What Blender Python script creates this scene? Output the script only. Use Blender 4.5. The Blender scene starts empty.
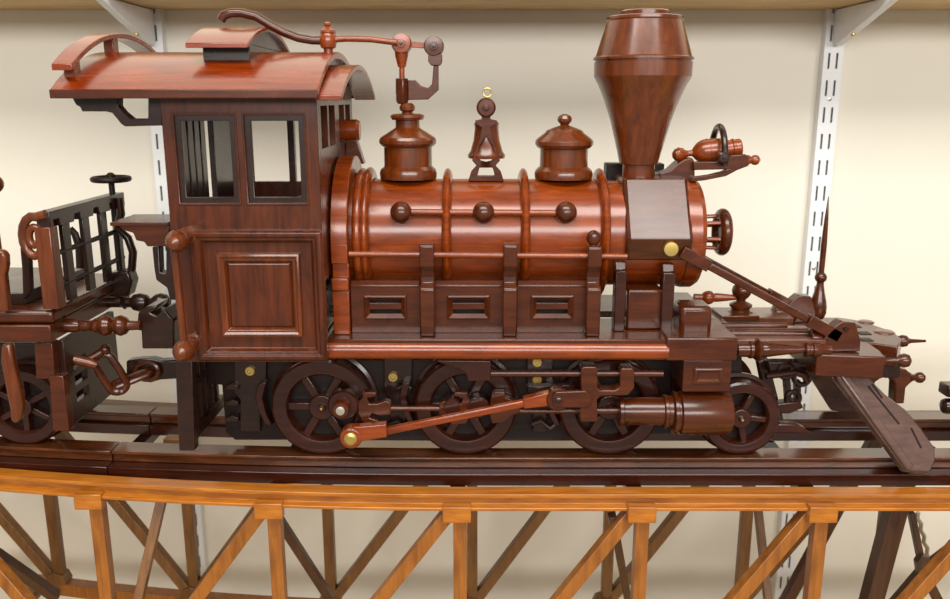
import bpy, bmesh, math, random
from mathutils import Vector, Matrix
random.seed(4)
PI = math.pi
SC = bpy.context.scene
COL = SC.collection

# ------------------------------------------------------------------ camera model
F = 850.0; PITCH = math.radians(13.3); CZ = 0.72
cp, sp = math.cos(PITCH), math.sin(PITCH)
def ray(px, py):
    u = (px-475.0)/F; v = (299.5-py)/F
    return Vector((u, cp+v*sp, -sp+v*cp))
def at(px, py, Y):
    d = ray(px, py); t = Y/d.y
    return Vector((t*d.x, Y, CZ+t*d.z))
def X(px, py, Y): return at(px, py, Y).x
def Z(py, Y): return at(475, py, Y).z
def S(n, py, Y): return n*(Y/ray(475, py).y)/F
def atz(px, py, z):
    d = ray(px, py); t = (z-CZ)/d.z
    return Vector((t*d.x, t*d.y, z))
Y0 = 0.80                       # centre line of the locomotive

# ------------------------------------------------------------------ materials
def nodes(name):
    m = bpy.data.materials.new(name); m.use_nodes = True
    nt = m.node_tree; b = nt.nodes['Principled BSDF']
    return m, nt, b
def lin(r, g, b):
    f = lambda c: ((c/255+0.055)/1.055)**2.4 if c > 10 else c/255/12.92
    return (f(r), f(g), f(b), 1)
def wood(name, c1, c2, rough=0.28, coat=0.35, grain='X', scale=1.0, spec=0.5):
    m, nt, b = nodes(name)
    tc = nt.nodes.new('ShaderNodeTexCoord'); mp = nt.nodes.new('ShaderNodeMapping')
    s = {'X': (9, 70, 70), 'Y': (70, 9, 70), 'Z': (70, 70, 9)}[grain]
    mp.inputs['Scale'].default_value = tuple(k*scale for k in s)
    n = nt.nodes.new('ShaderNodeTexNoise'); n.inputs['Scale'].default_value = 2.2
    n.inputs['Detail'].default_value = 6; n.inputs['Roughness'].default_value = .62
    n.inputs['Distortion'].default_value = .6
    r = nt.nodes.new('ShaderNodeValToRGB')
    r.color_ramp.elements[0].position = .32; r.color_ramp.elements[0].color = lin(*c1)
    r.color_ramp.elements[1].position = .70; r.color_ramp.elements[1].color = lin(*c2)
    n2 = nt.nodes.new('ShaderNodeTexNoise'); n2.inputs['Scale'].default_value = 26
    n2.inputs['Detail'].default_value = 3
    mx = nt.nodes.new('ShaderNodeMix'); mx.data_type = 'RGBA'; mx.blend_type = 'MULTIPLY'
    mx.inputs['Factor'].default_value = .3
    r2 = nt.nodes.new('ShaderNodeValToRGB')
    r2.color_ramp.elements[0].position = .3; r2.color_ramp.elements[0].color = (.5, .45, .42, 1)
    r2.color_ramp.elements[1].position = .65; r2.color_ramp.elements[1].color = (1, 1, 1, 1)
    L = nt.links
    L.new(tc.outputs['Object'], mp.inputs['Vector']); L.new(mp.outputs[0], n.inputs['Vector'])
    L.new(tc.outputs['Object'], n2.inputs['Vector'])
    L.new(n.outputs['Fac'], r.inputs['Fac']); L.new(n2.outputs['Fac'], r2.inputs['Fac'])
    L.new(r.outputs[0], mx.inputs[6]); L.new(r2.outputs[0], mx.inputs[7])
    L.new(mx.outputs[2], b.inputs['Base Color'])
    rr = nt.nodes.new('ShaderNodeMapRange'); rr.inputs[3].default_value = rough-.06; rr.inputs[4].default_value = rough+.12
    L.new(n2.outputs['Fac'], rr.inputs[0]); L.new(rr.outputs[0], b.inputs['Roughness'])
    b.inputs['Coat Weight'].default_value = coat; b.inputs['Coat Roughness'].default_value = .13
    b.inputs['Specular IOR Level'].default_value = spec
    bp = nt.nodes.new('ShaderNodeBump'); bp.inputs['Strength'].default_value = .02; bp.inputs['Distance'].default_value = .001
    L.new(n.outputs['Fac'], bp.inputs['Height']); L.new(bp.outputs[0], b.inputs['Normal'])
    return m
def plain(name, c, rough=.5, metal=0.0, noise=.06, sc=30):
    m, nt, b = nodes(name)
    n = nt.nodes.new('ShaderNodeTexNoise'); n.inputs['Scale'].default_value = sc; n.inputs['Detail'].default_value = 4
    tc = nt.nodes.new('ShaderNodeTexCoord')
    r = nt.nodes.new('ShaderNodeValToRGB'); cl = lin(*c)
    r.color_ramp.elements[0].position = .3; r.color_ramp.elements[0].color = tuple(x*(1-noise*2) for x in cl[:3])+(1,)
    r.color_ramp.elements[1].position = .7; r.color_ramp.elements[1].color = cl
    nt.links.new(tc.outputs['Object'], n.inputs['Vector'])
    nt.links.new(n.outputs['Fac'], r.inputs['Fac']); nt.links.new(r.outputs[0], b.inputs['Base Color'])
    b.inputs['Roughness'].default_value = rough; b.inputs['Metallic'].default_value = metal
    return m
M = {}
M['red'] = wood('mahogany', (100, 36, 5), (146, 63, 10), .24, .35, 'X')
M['redz'] = wood('mahogany_upright', (74, 30, 5), (112, 51, 11), .24, .35, 'Z')
M['brown'] = wood('mahogany_brown', (56, 20, 5), (86, 37, 9), .23, .3, 'X', 1, .4)
M['cab'] = wood('mahogany_cab', (54, 19, 4), (92, 39, 9), .25, .25, 'Z', 1, .4)
M['dark'] = wood('rosewood', (30, 12, 6), (48, 21, 10), .26, .3, 'X', 1, .4)
M['wheel'] = wood('rosewood_wheel', (42, 14, 6), (62, 24, 10), .24, .3, 'X', 1, .4)
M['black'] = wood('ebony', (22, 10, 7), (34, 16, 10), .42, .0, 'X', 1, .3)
M['rail'] = wood('rail_wood', (52, 24, 9), (100, 52, 20), .18, .5, 'X')
M['sill'] = wood('sill_wood', (40, 14, 7), (62, 24, 11), .18, .5, 'X')
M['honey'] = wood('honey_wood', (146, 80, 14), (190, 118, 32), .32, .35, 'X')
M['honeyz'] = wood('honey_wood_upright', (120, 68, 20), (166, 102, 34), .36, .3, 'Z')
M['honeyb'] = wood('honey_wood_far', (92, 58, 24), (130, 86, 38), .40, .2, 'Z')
M['pier'] = wood('pier_wood', (58, 34, 22), (88, 54, 34), .38, .25, 'Z')
M['plow'] = wood('plum_wood', (80, 58, 53), (104, 78, 70), .24, .5, 'X')
M['deck'] = wood('deck_wood', (80, 44, 28), (104, 60, 38), .28, .45, 'Y')
M['roof'] = wood('mahogany_roof', (98, 29, 3), (144, 54, 7), .22, .4, 'X')
M['brass'] = plain('brass', (206, 178, 104), .34, .85)
M['steel'] = plain('steel', (200, 196, 180), .35, .8)
M['cream'] = plain('cream_wall_paint', (225, 220, 207), .85, 0, .015, 6)
M['white'] = plain('white_enamel', (226, 228, 230), .42, 0, .02)
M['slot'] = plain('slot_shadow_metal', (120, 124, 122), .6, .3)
M['shelf'] = wood('shelf_board_wood', (186, 152, 96), (214, 182, 124), .5, .05, 'X', .4)
M['paint'] = plain('dark_floor_paint', (150, 140, 120), .8)

# ------------------------------------------------------------------ mesh building
WP = {}                                     # world position of each object's origin
class MB:
    def __init__(s): s.bm = bmesh.new()
    def poly(s, pts, ext):
        ext = Vector(ext); a = [s.bm.verts.new(p) for p in pts]
        b = [s.bm.verts.new(Vector(p)+ext) for p in pts]; n = len(a)
        s.bm.faces.new(a); s.bm.faces.new(b[::-1])
        for i in range(n):
            j = (i+1) % n; s.bm.faces.new((a[j], a[i], b[i], b[j]))
        return s
    def box(s, x0, x1, y0, y1, z0, z1):
        return s.poly([(x0, y0, z0), (x1, y0, z0), (x1, y0, z1), (x0, y0, z1)], (0, y1-y0, 0))
    def loft(s, rings, caps=True):
        vs = [[s.bm.verts.new(p) for p in r] for r in rings]
        for a, b in zip(vs, vs[1:]):
            n = len(a)
            for i in range(n):
                j = (i+1) % n; s.bm.faces.new((a[i], a[j], b[j], b[i]))
        if caps:
            s.bm.faces.new(vs[0][::-1]); s.bm.faces.new(vs[-1])
        return s
    def lathe(s, o, d, prof, seg=40):
        o = Vector(o); d = Vector(d).normalized()
        a = d.orthogonal().normalized(); b = d.cross(a)
        rings = []
        for (h, r) in prof:
            r = max(r, 1e-5)
            rings.append([o+d*h+(a*math.cos(t)+b*math.sin(t))*r for t in [2*PI*i/seg for i in range(seg)]])
        return s.loft(rings)
    def ring(s, o, d, prof, seg=48):        # closed profile turned about an axis
        o = Vector(o); d = Vector(d).normalized()
        a = d.orthogonal().normalized(); b = d.cross(a); vs = []
        for i in range(seg):
            t = 2*PI*i/seg; e = a*math.cos(t)+b*math.sin(t)
            vs.append([s.bm.verts.new(o+d*h+e*r) for h, r in prof])
        n = len(prof)
        for i in range(seg):
            A = vs[i]; B = vs[(i+1) % seg]
            for k in range(n):
                l = (k+1) % n; s.bm.faces.new((A[k], A[l], B[l], B[k]))
        return s
    def ball(s, c, r, seg=24):
        c = Vector(c); k = 14
        return s.lathe(c-Vector((0, 0, r)), (0, 0, 1), [(r-r*math.cos(PI*i/k), r*math.sin(PI*i/k)) for i in range(k+1)], seg)
    def tube(s, pts, r, seg=14, closed=False):
        pts = [Vector(p) for p in pts]; n = len(pts)
        rs = r if isinstance(r, (list, tuple)) else [r]*n
        rings = []; up = None
        for i, p in enumerate(pts):
            if closed: t = pts[(i+1) % n]-pts[i-1]
            else: t = pts[min(i+1, n-1)]-pts[max(i-1, 0)]
            t.normalize()
            a = t.orthogonal().normalized() if up is None else (up-t*up.dot(t)).normalized()
            up = a; b = t.cross(a)
            rings.append([p+(a*math.cos(q)+b*math.sin(q))*rs[i] for q in [2*PI*k/seg for k in range(seg)]])
        if closed:
            vs = [[s.bm.verts.new(p) for p in q] for q in rings]
            for i in range(n):
                A = vs[i]; B = vs[(i+1) % n]
                for k in range(seg):
                    l = (k+1) % seg; s.bm.faces.new((A[k], A[l], B[l], B[k]))
            return s
        return s.loft(rings)
    def bar(s, p, q, w, h, side=(0, 1, 0)):   # rectangular bar from p to q
        p, q = Vector(p), Vector(q); t = (q-p).normalized()
        a = Vector(side); a = (a-t*a.dot(t)).normalized(); b = t.cross(a)
        r = lambda c: [c+a*w/2+b*h/2, c-a*w/2+b*h/2, c-a*w/2-b*h/2, c+a*w/2-b*h/2]
        return s.loft([r(p), r(q)])
    def slab(s, pxs, Y, dy):                  # outline drawn at depth Y, real thickness dy
        return s.poly([at(a, b, Y) for a, b in pxs], (0, dy, 0))
    def grid(s, us, vs, holes, fn, ext):      # plate with rectangular openings
        us = sorted(set(us)); vs = sorted(set(vs)); V = {}; fs = []
        def g(i, j):
            if (i, j) not in V: V[(i, j)] = s.bm.verts.new(fn(us[i], vs[j]))
            return V[(i, j)]
        for i in range(len(us)-1):
            for j in range(len(vs)-1):
                cu = (us[i]+us[i+1])/2; cv = (vs[j]+vs[j+1])/2
                if any(h[0] < cu < h[1] and h[2] < cv < h[3] for h in holes): continue
                fs.append(s.bm.faces.new((g(i, j), g(i+1, j), g(i+1, j+1), g(i, j+1))))
        r = bmesh.ops.extrude_face_region(s.bm, geom=fs)
        for v in [e for e in r['geom'] if isinstance(e, bmesh.types.BMVert)]: v.co += Vector(ext)
        return s
    def molding(s, x0, x1, z0, z1, Y, loops, fill=True):  # nested rectangles (inset, outwards)
        rings = []
        for ins, d in loops:
            rings.append([(x0+ins, Y-d, z0+ins), (x1-ins, Y-d, z0+ins), (x1-ins, Y-d, z1-ins), (x0+ins, Y-d, z1-ins)])
        if fill: return s.loft(rings)
        s.loft(rings+[rings[0]], caps=False)
        return s
    def build(s, name, mat, parent=None, bevel=0.0007, ang=32, label=None, mirror=False):
        if mirror:
            m2 = MB(); m2.bm = s.bm.copy()
            for v in m2.bm.verts: v.co.y = 2*Y0-v.co.y
        bm = s.bm
        bmesh.ops.remove_doubles(bm, verts=bm.verts, dist=1e-6)
        bmesh.ops.recalc_face_normals(bm, faces=bm.faces)
        lo = Vector([min(v.co[k] for v in bm.verts) for k in range(3)])
        hi = Vector([max(v.co[k] for v in bm.verts) for k in range(3)])
        c = (lo+hi)/2
        for v in bm.verts: v.co -= c
        me = bpy.data.meshes.new(name); bm.to_mesh(me); bm.free()
        for p in me.polygons: p.use_smooth = True
        me.set_sharp_from_angle(angle=math.radians(ang))
        me.materials.append(M[mat])
        o = bpy.data.objects.new(name, me); COL.objects.link(o)
        WP[o.name] = c
        if parent: o.parent = parent; o.location = c-WP[parent.name]
        else: o.location = c
        if bevel:
            b = o.modifiers.new('edge', 'BEVEL'); b.width = bevel; b.segments = 2
            b.limit_method = 'ANGLE'; b.angle_limit = math.radians(40); b.harden_normals = False
        if label: o['label'] = label
        if mirror: return o, m2.build(name, mat, parent, bevel, ang, label)
        return o
def thing(name, label, cat, loc, group=None, kind=None):
    o = bpy.data.objects.new(name, None); COL.objects.link(o); o.location = loc
    o.empty_display_size = .02
    WP[o.name] = Vector(loc); tag(o, label, cat, group, kind); return o
def tag(o, label=None, cat=None, group=None, kind=None):
    if label: o['label'] = label
    if cat: o['category'] = cat
    if group: o['group'] = group
    if kind: o['kind'] = kind
def lathe_v(m, px, pr, Y, prof, seg=40):      # upright turning: (py, half width)
    x = X(px, pr, Y); zb = Z(prof[0][0], Y)
    return m.lathe((x, Y, zb), (0, 0, 1), [(Z(py, Y)-zb, S(h, py, Y)) for py, h in prof], seg)
def lathe_h(m, py, Y, prof, seg=28):          # lying turning along X: (px, half width)
    z = Z(py, Y); xb = X(prof[0][0], py, Y)
    return m.lathe((xb, Y, z), (1, 0, 0), [(X(px, py, Y)-xb, S(h, py, Y)) for px, h in prof], seg)
def arc(ya, yb, ze, zc, n=24):                # arch points in the YZ plane
    w = (yb-ya)/2; h = zc-ze; R = (w*w+h*h)/(2*h); cy = (ya+yb)/2; cz = zc-R
    a0 = math.asin(w/R) if h <= R and R >= w else PI/2
    if h > w: a0 = PI-a0
    return [(cy+R*math.sin(t), cz+R*math.cos(t)) for t in [-a0+2*a0*i/n for i in range(n+1)]]
def arch_slab(m, x0, x1, outer, inner):       # curved sheet between two arcs, extruded along X
    ring = [(y, z) for y, z in outer]+[(y, z) for y, z in inner[::-1]]
    rings = []
    n = len(outer)
    for i in range(n):
        (ya, za), (yb, zb) = outer[i], inner[i]
        rings.append([(x0, ya, za), (x1, ya, za), (x1, yb, zb), (x0, yb, zb)])
    return m.loft(rings)

# ------------------------------------------------------------------ the setting
YW = 1.08
w = MB().box(-1.3, 1.3, YW, YW+.05, -.25, 1.7).build('wall_back', 'cream', bevel=0); tag(w, kind='structure')
lo = MB().box(-1.3, 1.3, .25, YW-.014, -.02, 0).build('lower_shelf', 'shelf', bevel=.001); tag(lo, 'tan wooden shelf board below the bridge', 'shelf', kind='structure')  # unseen support shelf, extended forward to bounce light onto the lower wall

ZS = Z(10, YW)
sh = thing('wall_shelf', 'tan wooden shelf board on two white brackets above the locomotive', 'shelf', (0, .97, ZS))
MB().box(-.95, .95, .935, YW-.001, ZS, ZS+.018).build('shelf_board', 'shelf', sh, .0008)

def standard(px, py, label):
    x = X(px, py, YW-.01); hw = .0118; zt = ZS+.12; zb = -.1
    root = thing('shelf_standard', label, 'shelf standard', (x, YW, zb), 'slotted white standards on the wall')
    z1 = Z(53, YW-.012); p = .032; holes = []; zs = [zb, zt]; xs = [x-hw, x+hw]
    for c in (-.0052, .0044):
        xs += [x+c-.0013, x+c+.0013]
    k = -5
    while z1-k*p-.018 > zb+.005:
        a = z1-k*p
        if a < zt-.004:
            zs += [a, a-.0185]
            for c in (-.0052, .0044): holes.append((x+c-.0013, x+c+.0013, a-.0185, a))
        k += 1
    g = MB().grid(xs, zs, holes, lambda u, v: Vector((u, YW-.013, v)), (0, .0016, 0))
    g.box(x-hw, x-hw+.0015, YW-.0114, YW, zb, zt).box(x+hw-.0015, x+hw, YW-.0114, YW, zb, zt)
    g.build('slotted_channel', 'white', root, 0)
    MB().box(x-hw+.0016, x+hw-.0016, YW-.009, YW-.0005, zb, zt).build('slot_shade_plate', 'slot', root, 0)  # plate added behind the slots, its dark grey stands in for shade inside
    for py2 in (99, 268, 470):
        MB().lathe((x, YW-.0128, Z(py2, YW-.013)), (0, -1, 0), [(0, .0028), (.0008, .0026), (.0012, .0012), (.0013, 0)], 16).build('screw', 'steel', root, 0)
    return x
xl = standard(152, 20, 'white slotted steel upright on the wall behind the cab roof')
xr = standard(836, 20, 'white slotted steel upright on the wall behind the tall wooden spike')
def bracket(x, label):
    r = thing('shelf_bracket', label, 'shelf bracket', (x, YW-.02, ZS-.04), 'white brackets under the upper shelf')
    zb = Z(45, YW-.012)
    m = MB().poly([(x-.0045, YW-.0135, ZS-.001), (x-.0045, .925, ZS-.001), (x-.0045, .925, ZS-.0045), (x-.0045, YW-.035, zb+.002), (x-.0045, YW-.022, zb-.001), (x-.0045, YW-.0135, zb+.005)], (.009, 0, 0))
    m.build('bracket_arm', 'white', r, .0012)
    MB().lathe((x, YW-.06, zb+.0115), (0, 0, -1), [(0, .0028), (.003, .0028), (.0045, .0018), (.0046, 0)], 14).build('screw', 'brass', r, 0)
bracket(xl-.001, 'white steel bracket under the upper shelf above the cab roof')
bracket(xr+.001, 'white steel bracket under the upper shelf right of the smokestack')

# ------------------------------------------------------------------ bridge and track
RT = CZ-.327                                   # rail top
def ysh(x): return .021*(x/.40)**2 if x < 0 else 0.0
XS = [-.66+i*.03 for i in range(47)]
def yfar(x): return .032*(x/.40)**2 if x < 0 else 0.0     # the trusses curve away at the left
def yb(x): return yfar(x)-.009
def sweep(prof, x0, x1, n=None, sh=ysh):
    n = n or max(2, int((x1-x0)/.03)); m = MB()
    return m.loft([[(x, y+sh(x), z) for y, z in prof] for x in [x0+(x1-x0)*i/n for i in range(n+1)]])
br = thing('truss_bridge', 'honey coloured wooden truss bridge carrying the dark track', 'bridge', (0, Y0, 0))
ct = CZ-.3405; cb = CZ-.3555
prof = [(.700, ct), (.716, ct), (.716, ct-.0035), (.712, ct-.004), (.712, cb+.0045), (.716, cb+.004), (.716, cb), (.698, cb), (.698, cb+.0028), (.7045, cb+.0038), (.7045, ct-.0045), (.700, ct-.0035)]
mir = lambda pr: [(2*Y0-y, z) for y, z in pr]
sweep(prof, -.66, .70, None, yb).build('top_chord', 'honey', br, .0005)
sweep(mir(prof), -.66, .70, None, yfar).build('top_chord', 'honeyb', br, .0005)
bz0, bz1 = CZ-.597, CZ-.581
pb = [(.700, bz0), (.716, bz0), (.716, bz1), (.700, bz1)]
sweep(pb, -.66, .70, None, yb).build('bottom_chord', 'honey', br, .0006)
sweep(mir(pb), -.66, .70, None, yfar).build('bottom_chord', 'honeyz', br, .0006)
def post_row(pxs, Yp, sh):
    out = []
    for p in pxs:
        x = X(p, 515, Yp)
        for _ in range(6): x = X(p, 515, Yp+sh(x))
        out.append(x)
    return out
NEAR = post_row([-262, -85, 92, 270, 457, 641, 821, 1002], .70, yb)
FAR = post_row([-89, 48, 185, 325, 470, 608, 746, 886], .886, yfar)
mid = 2                                             # index of the middle post
def side(y0, y1, mat, nm, front):
    yc = (y0+y1)/2; ysf = yb if front else yfar
    posts = NEAR if front else FAR
    for i, x in enumerate(posts):
        s = ysf(x)
        MB().box(x-.0035, x+.0085, y0+s, y1+s, bz1, cb).build('post', mat, br, .0007)
        if front:
            MB().box(x-.0125, x+.0125, .694+s, .7035+s, cb-.0095, cb+.0055).build('cap_block', 'honey', br, .0007)
    for i in range(len(posts)-1):
        a, b = (posts[i], posts[i+1])
        if i < mid: top, bot = a, b
        else: top, bot = b, a
        p = Vector((top+(.006 if top < bot else -.006), yc+ysf(top), cb-.004)); q = Vector((bot+(-.004 if top < bot else .004), yc+ysf(bot), bz1+.004))
        MB().bar(p, q, .012, .0118).build('diagonal', mat, br, .0007)
    for i, x in enumerate(posts):
        MB().lathe((x, yc+ysf(x), bz1+.001), (0, -1 if front else 1, 0), [(-.009, .0135), (.009, .0135)], 8).build('gusset', mat, br, .0007)
side(.702, .714, 'honeyz', 'near', True)
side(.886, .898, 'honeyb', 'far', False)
for i, x in enumerate(NEAR):
    s = ysh(x); sn, sf_ = yb(x), yfar(x)
    MB().box(x-.007, x+.007, .717+sn, .883+sf_, CZ-.3600, CZ-.3502).build('floor_beam', 'sill', br, .0006)
    MB().box(x-.006, x+.006, .717+sn, .883+sf_, bz0+.002, bz1-.002).build('bottom_beam', 'honeyb', br, .0006)
# sway braces inside the bridge
for (a, b, wd, mt) in (((164, 490, .73), (138, 602, .70), .0085, 'honeyb'), ((265, 498, .79), (331, 600, .84), .009, 'pier'), ((-25, 540, .80), (56, 596, .86), .011, 'pier'),
                   ((757, 500, .86), (768, 600, .80), .008, 'honeyb'), ((612, 515, .76), (628, 600, .84), .008, 'pier')):
    MB().bar(at(*a), at(*b), wd, wd).build('sway_brace', mt, br, .0006)
# trestle piers: the right-hand one leans into view, the left one stands beyond the frame
pr = (at(896, 507, .79), at(871, 601, .79))
d = pr[1]-pr[0]; q0 = pr[0]+d*((CZ-.358-pr[0].z)/d.z); q1 = pr[0]+d*((0-pr[0].z)/d.z)
MB().bar(q0, q1, .017, .018).build('pier_leg', 'pier', br, .0008)
MB().bar(q0+Vector((.0, .07, 0)), Vector((.30, .88, 0)), .012, .012).build('pier_leg', 'pier', br, .0008)
for xx in (.62, -.64):
    s = ysh(xx)
    for yy in (.717, .883):
        MB().bar((xx, yy+s, CZ-.37), (xx*1.02, yy+s, 0), .014, .015).build('pier_leg', 'pier', br, .0008)
g0 = at(925, 573, .80)
MB().slab([(917, 563), (922, 556), (930, 558), (934.5, 570), (933, 586), (927, 592), (920, 584)], .795, .008).build('gusset', 'pier', br, .0004)
for e, wd in (((911, 512), .006), ((957, 545), .012), ((893, 606), .012), ((944, 612), .009)):
    ee = at(e[0], e[1], .805)
    MB().bar(g0+Vector((0, .004, 0)), ee, .008, wd).build('pier_brace', 'pier', br, .0006)
MB().tube([at(917+i*1.55, 512+i*6.0, .83)+Vector((.0012*(-1)**i, 0, 0)) for i in range(11)], .0022, 8).build('hanger_chain', 'steel', br, 0, label='pale glinting chain')

track = thing('track', 'dark brown two-railed wooden track lying along the bridge', 'track', (0, Y0, CZ-.35))
rp = [(.739, RT), (.763, RT), (.763, RT-.003), (.760, RT-.004), (.760, RT-.0112), (.742, RT-.0112), (.742, RT-.004), (.739, RT-.003)]
spf = [(.728, RT-.0115), (.766, RT-.0115), (.766, RT-.0228), (.728, RT-.0228)]
xj = X(113, 452, .76)
for a, b in ((-.55, xj-.0006), (xj+.0006, .72)):
    for mr in (lambda q: q, mir):
        sweep(mr(rp), a, b).build('rail', 'rail', track, .0006)
        sweep(mr(spf), a, b).build('rail_sill', 'sill', track, .0006)
MB().box(xj+.030, xj+.056, .792+ysh(xj), .806+ysh(xj), RT-.0228, RT-.010).build('joint_block', 'honeyb', track, .0008, label='yellowish joint block')

# ------------------------------------------------------------------ the locomotive
loco = thing('model_locomotive', 'large reddish wooden model steam locomotive with cab and flared smokestack', 'model train', (X(470, 452, Y0), Y0, RT))
L = loco
YC = .70; YF = 2*Y0-YC
cx0, cx1 = X(170.6, 230, YC), X(322, 230, YC)
zt = Z(97, YC); zm = Z(229, YC); zbt = Z(362, YC)
px2x = lambda p, q: X(p, q, YC)
# --- cab side with two windows (near) and its twin (far)
wx = [(px2x(183, 160), px2x(231, 160)), (px2x(252, 160), px2x(299.5, 160))]
wz0, wz1 = Z(197.5, YC), Z(121, YC)
cxp0 = px2x(191, 300)
fe = .0052
cab = MB().grid([cx0, cx1]+[a for w_ in wx for a in (w_[0]-fe, w_[1]+fe)], [zbt, zt, wz0-fe, wz1+fe, zm], [(w_[0]-fe, w_[1]+fe, wz0-fe, wz1+fe) for w_ in wx],
                lambda u, v: Vector((u, YC, v)), (0, .008, 0))
cab_n, cab_f = cab.build('cab_wall', 'cab', L, .0005, mirror=True)
for w_ in wx:
    for (ex, th, ya, yb, mt) in ((fe+.0012, .0016, YC-.0008, YC+.002, 'brown'), (fe, fe, YC+.0016, YC+.0065, 'dark')):
        m = MB(); x0, x1, z0, z1 = w_[0]-ex, w_[1]+ex, wz0-ex, wz1+ex
        m.grid([x0, x0+th, x1-th, x1], [z0, z0+th, z1-th, z1], [(x0+th, x1-th, z0+th, z1-th)], lambda u, v: Vector((u, ya, v)), (0, yb-ya, 0))
        m.build('window_frame', mt, cab_n, .0004, label='dark inner window frame' if mt == 'dark' else None)
# --- raised side panel
sx0, sx1 = px2x(196, 300), px2x(326, 300)
sz0, sz1 = Z(361, .694), Z(231, .694)
pn = MB().molding(sx0, sx1, sz0, sz1, YC, [(0, 0), (0, .005), (.0018, .0072), (.0045, .0072), (.006, .0055), (.0078, .0055), (.0095, .003), (.0105, .0015)]).build('side_panel', 'cab', L, .0004)
ix0, ix1, iz0, iz1 = px2x(221, 295), px2x(302, 295), Z(335, YC), Z(253, YC)
MB().molding(ix0, ix1, iz0, iz1, YC-.0015, [(0, 0), (0, .0042), (.002, .005), (.0038, .0035), (.0055, .0035), (.0072, .0005)]).build('panel_molding', 'redz', pn, .0004)
MB().molding(ix0+.0072, ix1-.0072, iz0+.0072, iz1-.0072, YC-.001, [(0, 0), (0, .0012), (.002, .0028)]).build('panel_field', 'cab', pn, .0003)
# --- front wall with four tall lights
zf0 = Z(283, YC)
fw = MB()
ys = [YC+.008, YF-.008]; holes = []
for a, b in ((.716, .748), (.756, .788), (.812, .844), (.852, .884)):
    ys += [a, b]; holes.append((a, b, Z(150, .70), Z(106, .70)))
fw.grid(ys, [zf0, zt, Z(150, .70), Z(106, .70)], holes, lambda u, v: Vector((cx1, u, v)), (-.007, 0, 0))
ar = arc(YC, YF, zt, Z(55, Y0))
fw.poly([(cx1, y, z) for y, z in ar], (-.007, 0, 0))
fwo = fw.build('front_wall', 'cab', L, .0004)
# --- rear wall of upright slats, reaching down as a step ladder
rw = MB()
for k in range(5):
    y = YC+.010+k*.0172
    rw.box(cx0+.002, cx0+.0060, y, y+.0125, Z(345, YC), zt)
rw.box(cx0+.002, cx0+.0075, .812, YF-.008, Z(345, YC), zt)
rw.box(cx0+.001, cx0+.009, YC+.008, YF-.008, Z(262, YC), Z(228, YC)).box(cx0+.001, cx0+.009, YC+.008, YF-.008, zt-.012, zt)
rw.poly([(cx0, y, z) for y, z in ar], (.006, 0, 0))
rw.build('rear_wall', 'dark', L, .0004)
MB().box(cx0+.006, cx1-.006, YC+.008, YF-.008, Z(352, YC), Z(346, YC)).build('cab_floor', 'dark', L, .0005)
MB().box(cx1-.05, cx1-.007, .74, .86, Z(346, YC), Z(216, YC)).build('backhead', 'dark', L, .002)
# --- roof
rx0, rx1 = X(50, 94, .68), X(318, 95, .68)
ze, zc = Z(89.5, .68), Z(52.5, Y0)
def roof(x0, x1, ya, ze, zc, th, mat, nm, lip=.004):
    o = arc(ya, 2*Y0-ya, ze, zc); i = arc(ya, 2*Y0-ya, ze-th, zc-th)
    m = MB(); arch_slab(m, x0, x1, o, i)
    return m.build(nm, mat, L, .0008, 30)
rf = roof(rx0, rx1, .680, ze, zc, .006, 'roof', 'cab_roof')
for yy in (.6785, .9185): MB().box(rx0, rx1, yy, yy+.003, ze-.0068, ze+.0002).build('roof_edge', 'brown', rf, .0008)
cp1 = roof(rx1-.004, X(342, 96, .685), .685, Z(95, .695), Z(65, Y0), .0045, 'roof', 'front_canopy')
# rear overhang brackets
ob = MB().slab([(72, 98), (118, 97.5), (118, 106), (123, 112), (131, 118.5), (148, 118.5), (148, 97.5), (161, 97), (162, 125.5), (125, 126.5), (121, 124), (117, 119), (112, 113), (106, 111.5), (82, 111.5), (80, 107), (76, 105)], .704, .011)
ob.build('roof_bracket', 'dark', L, .0006, mirror=True)
# arched rail above the roof's rear edge
zre, zrc = Z(64, .686), Z(34, Y0)
o = arc(.686, .914, zre, zrc); i = arc(.686, .914, zre-.005, zrc-.0042)
rr = arch_slab(MB(), rx0+.0005, rx0+.0165, o, i).build('roof_rail', 'roof', L, .0006, 30)
for y in (.704, .784, .896):
    h = lambda pr_, yy: min(pr_, key=lambda q: abs(q[0]-yy))[1]
    MB().box(rx0+.004, rx0+.0125, y-.006, y+.006, h(arc(.680, .920, ze-.006, zc-.006, 200), y), h(arc(.686, .914, zre-.005, zrc-.0042, 200), y)+.002).build('rail_post', 'red', rr, .0006)
# cupola
qx0, qx1 = X(185, 43, .717), X(248, 43, .717)
o = arc(.717, .883, Z(43, .717), Z(28, Y0)); i = arc(.717, .883, Z(43, .717)-.004, Z(28, Y0)-.004)
cu = MB().box(X(203, 55, .735), X(250, 55, .735), .735, .865, Z(66, .735), Z(44, .735)).build('cupola', 'dark', L, .0006)
MB().poly([(X(203, 55, .735)+.004, y, z) for y, z in arc(.735, .865, Z(44, .735), Z(30, Y0))], (qx1-.004-X(203, 55, .735)-.004, 0, 0)).build('cupola_gable', 'dark', cu, .0005)
arch_slab(MB(), qx0, qx1, o, i).build('cupola_roof', 'roof', cu, .0007, 30)
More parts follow.
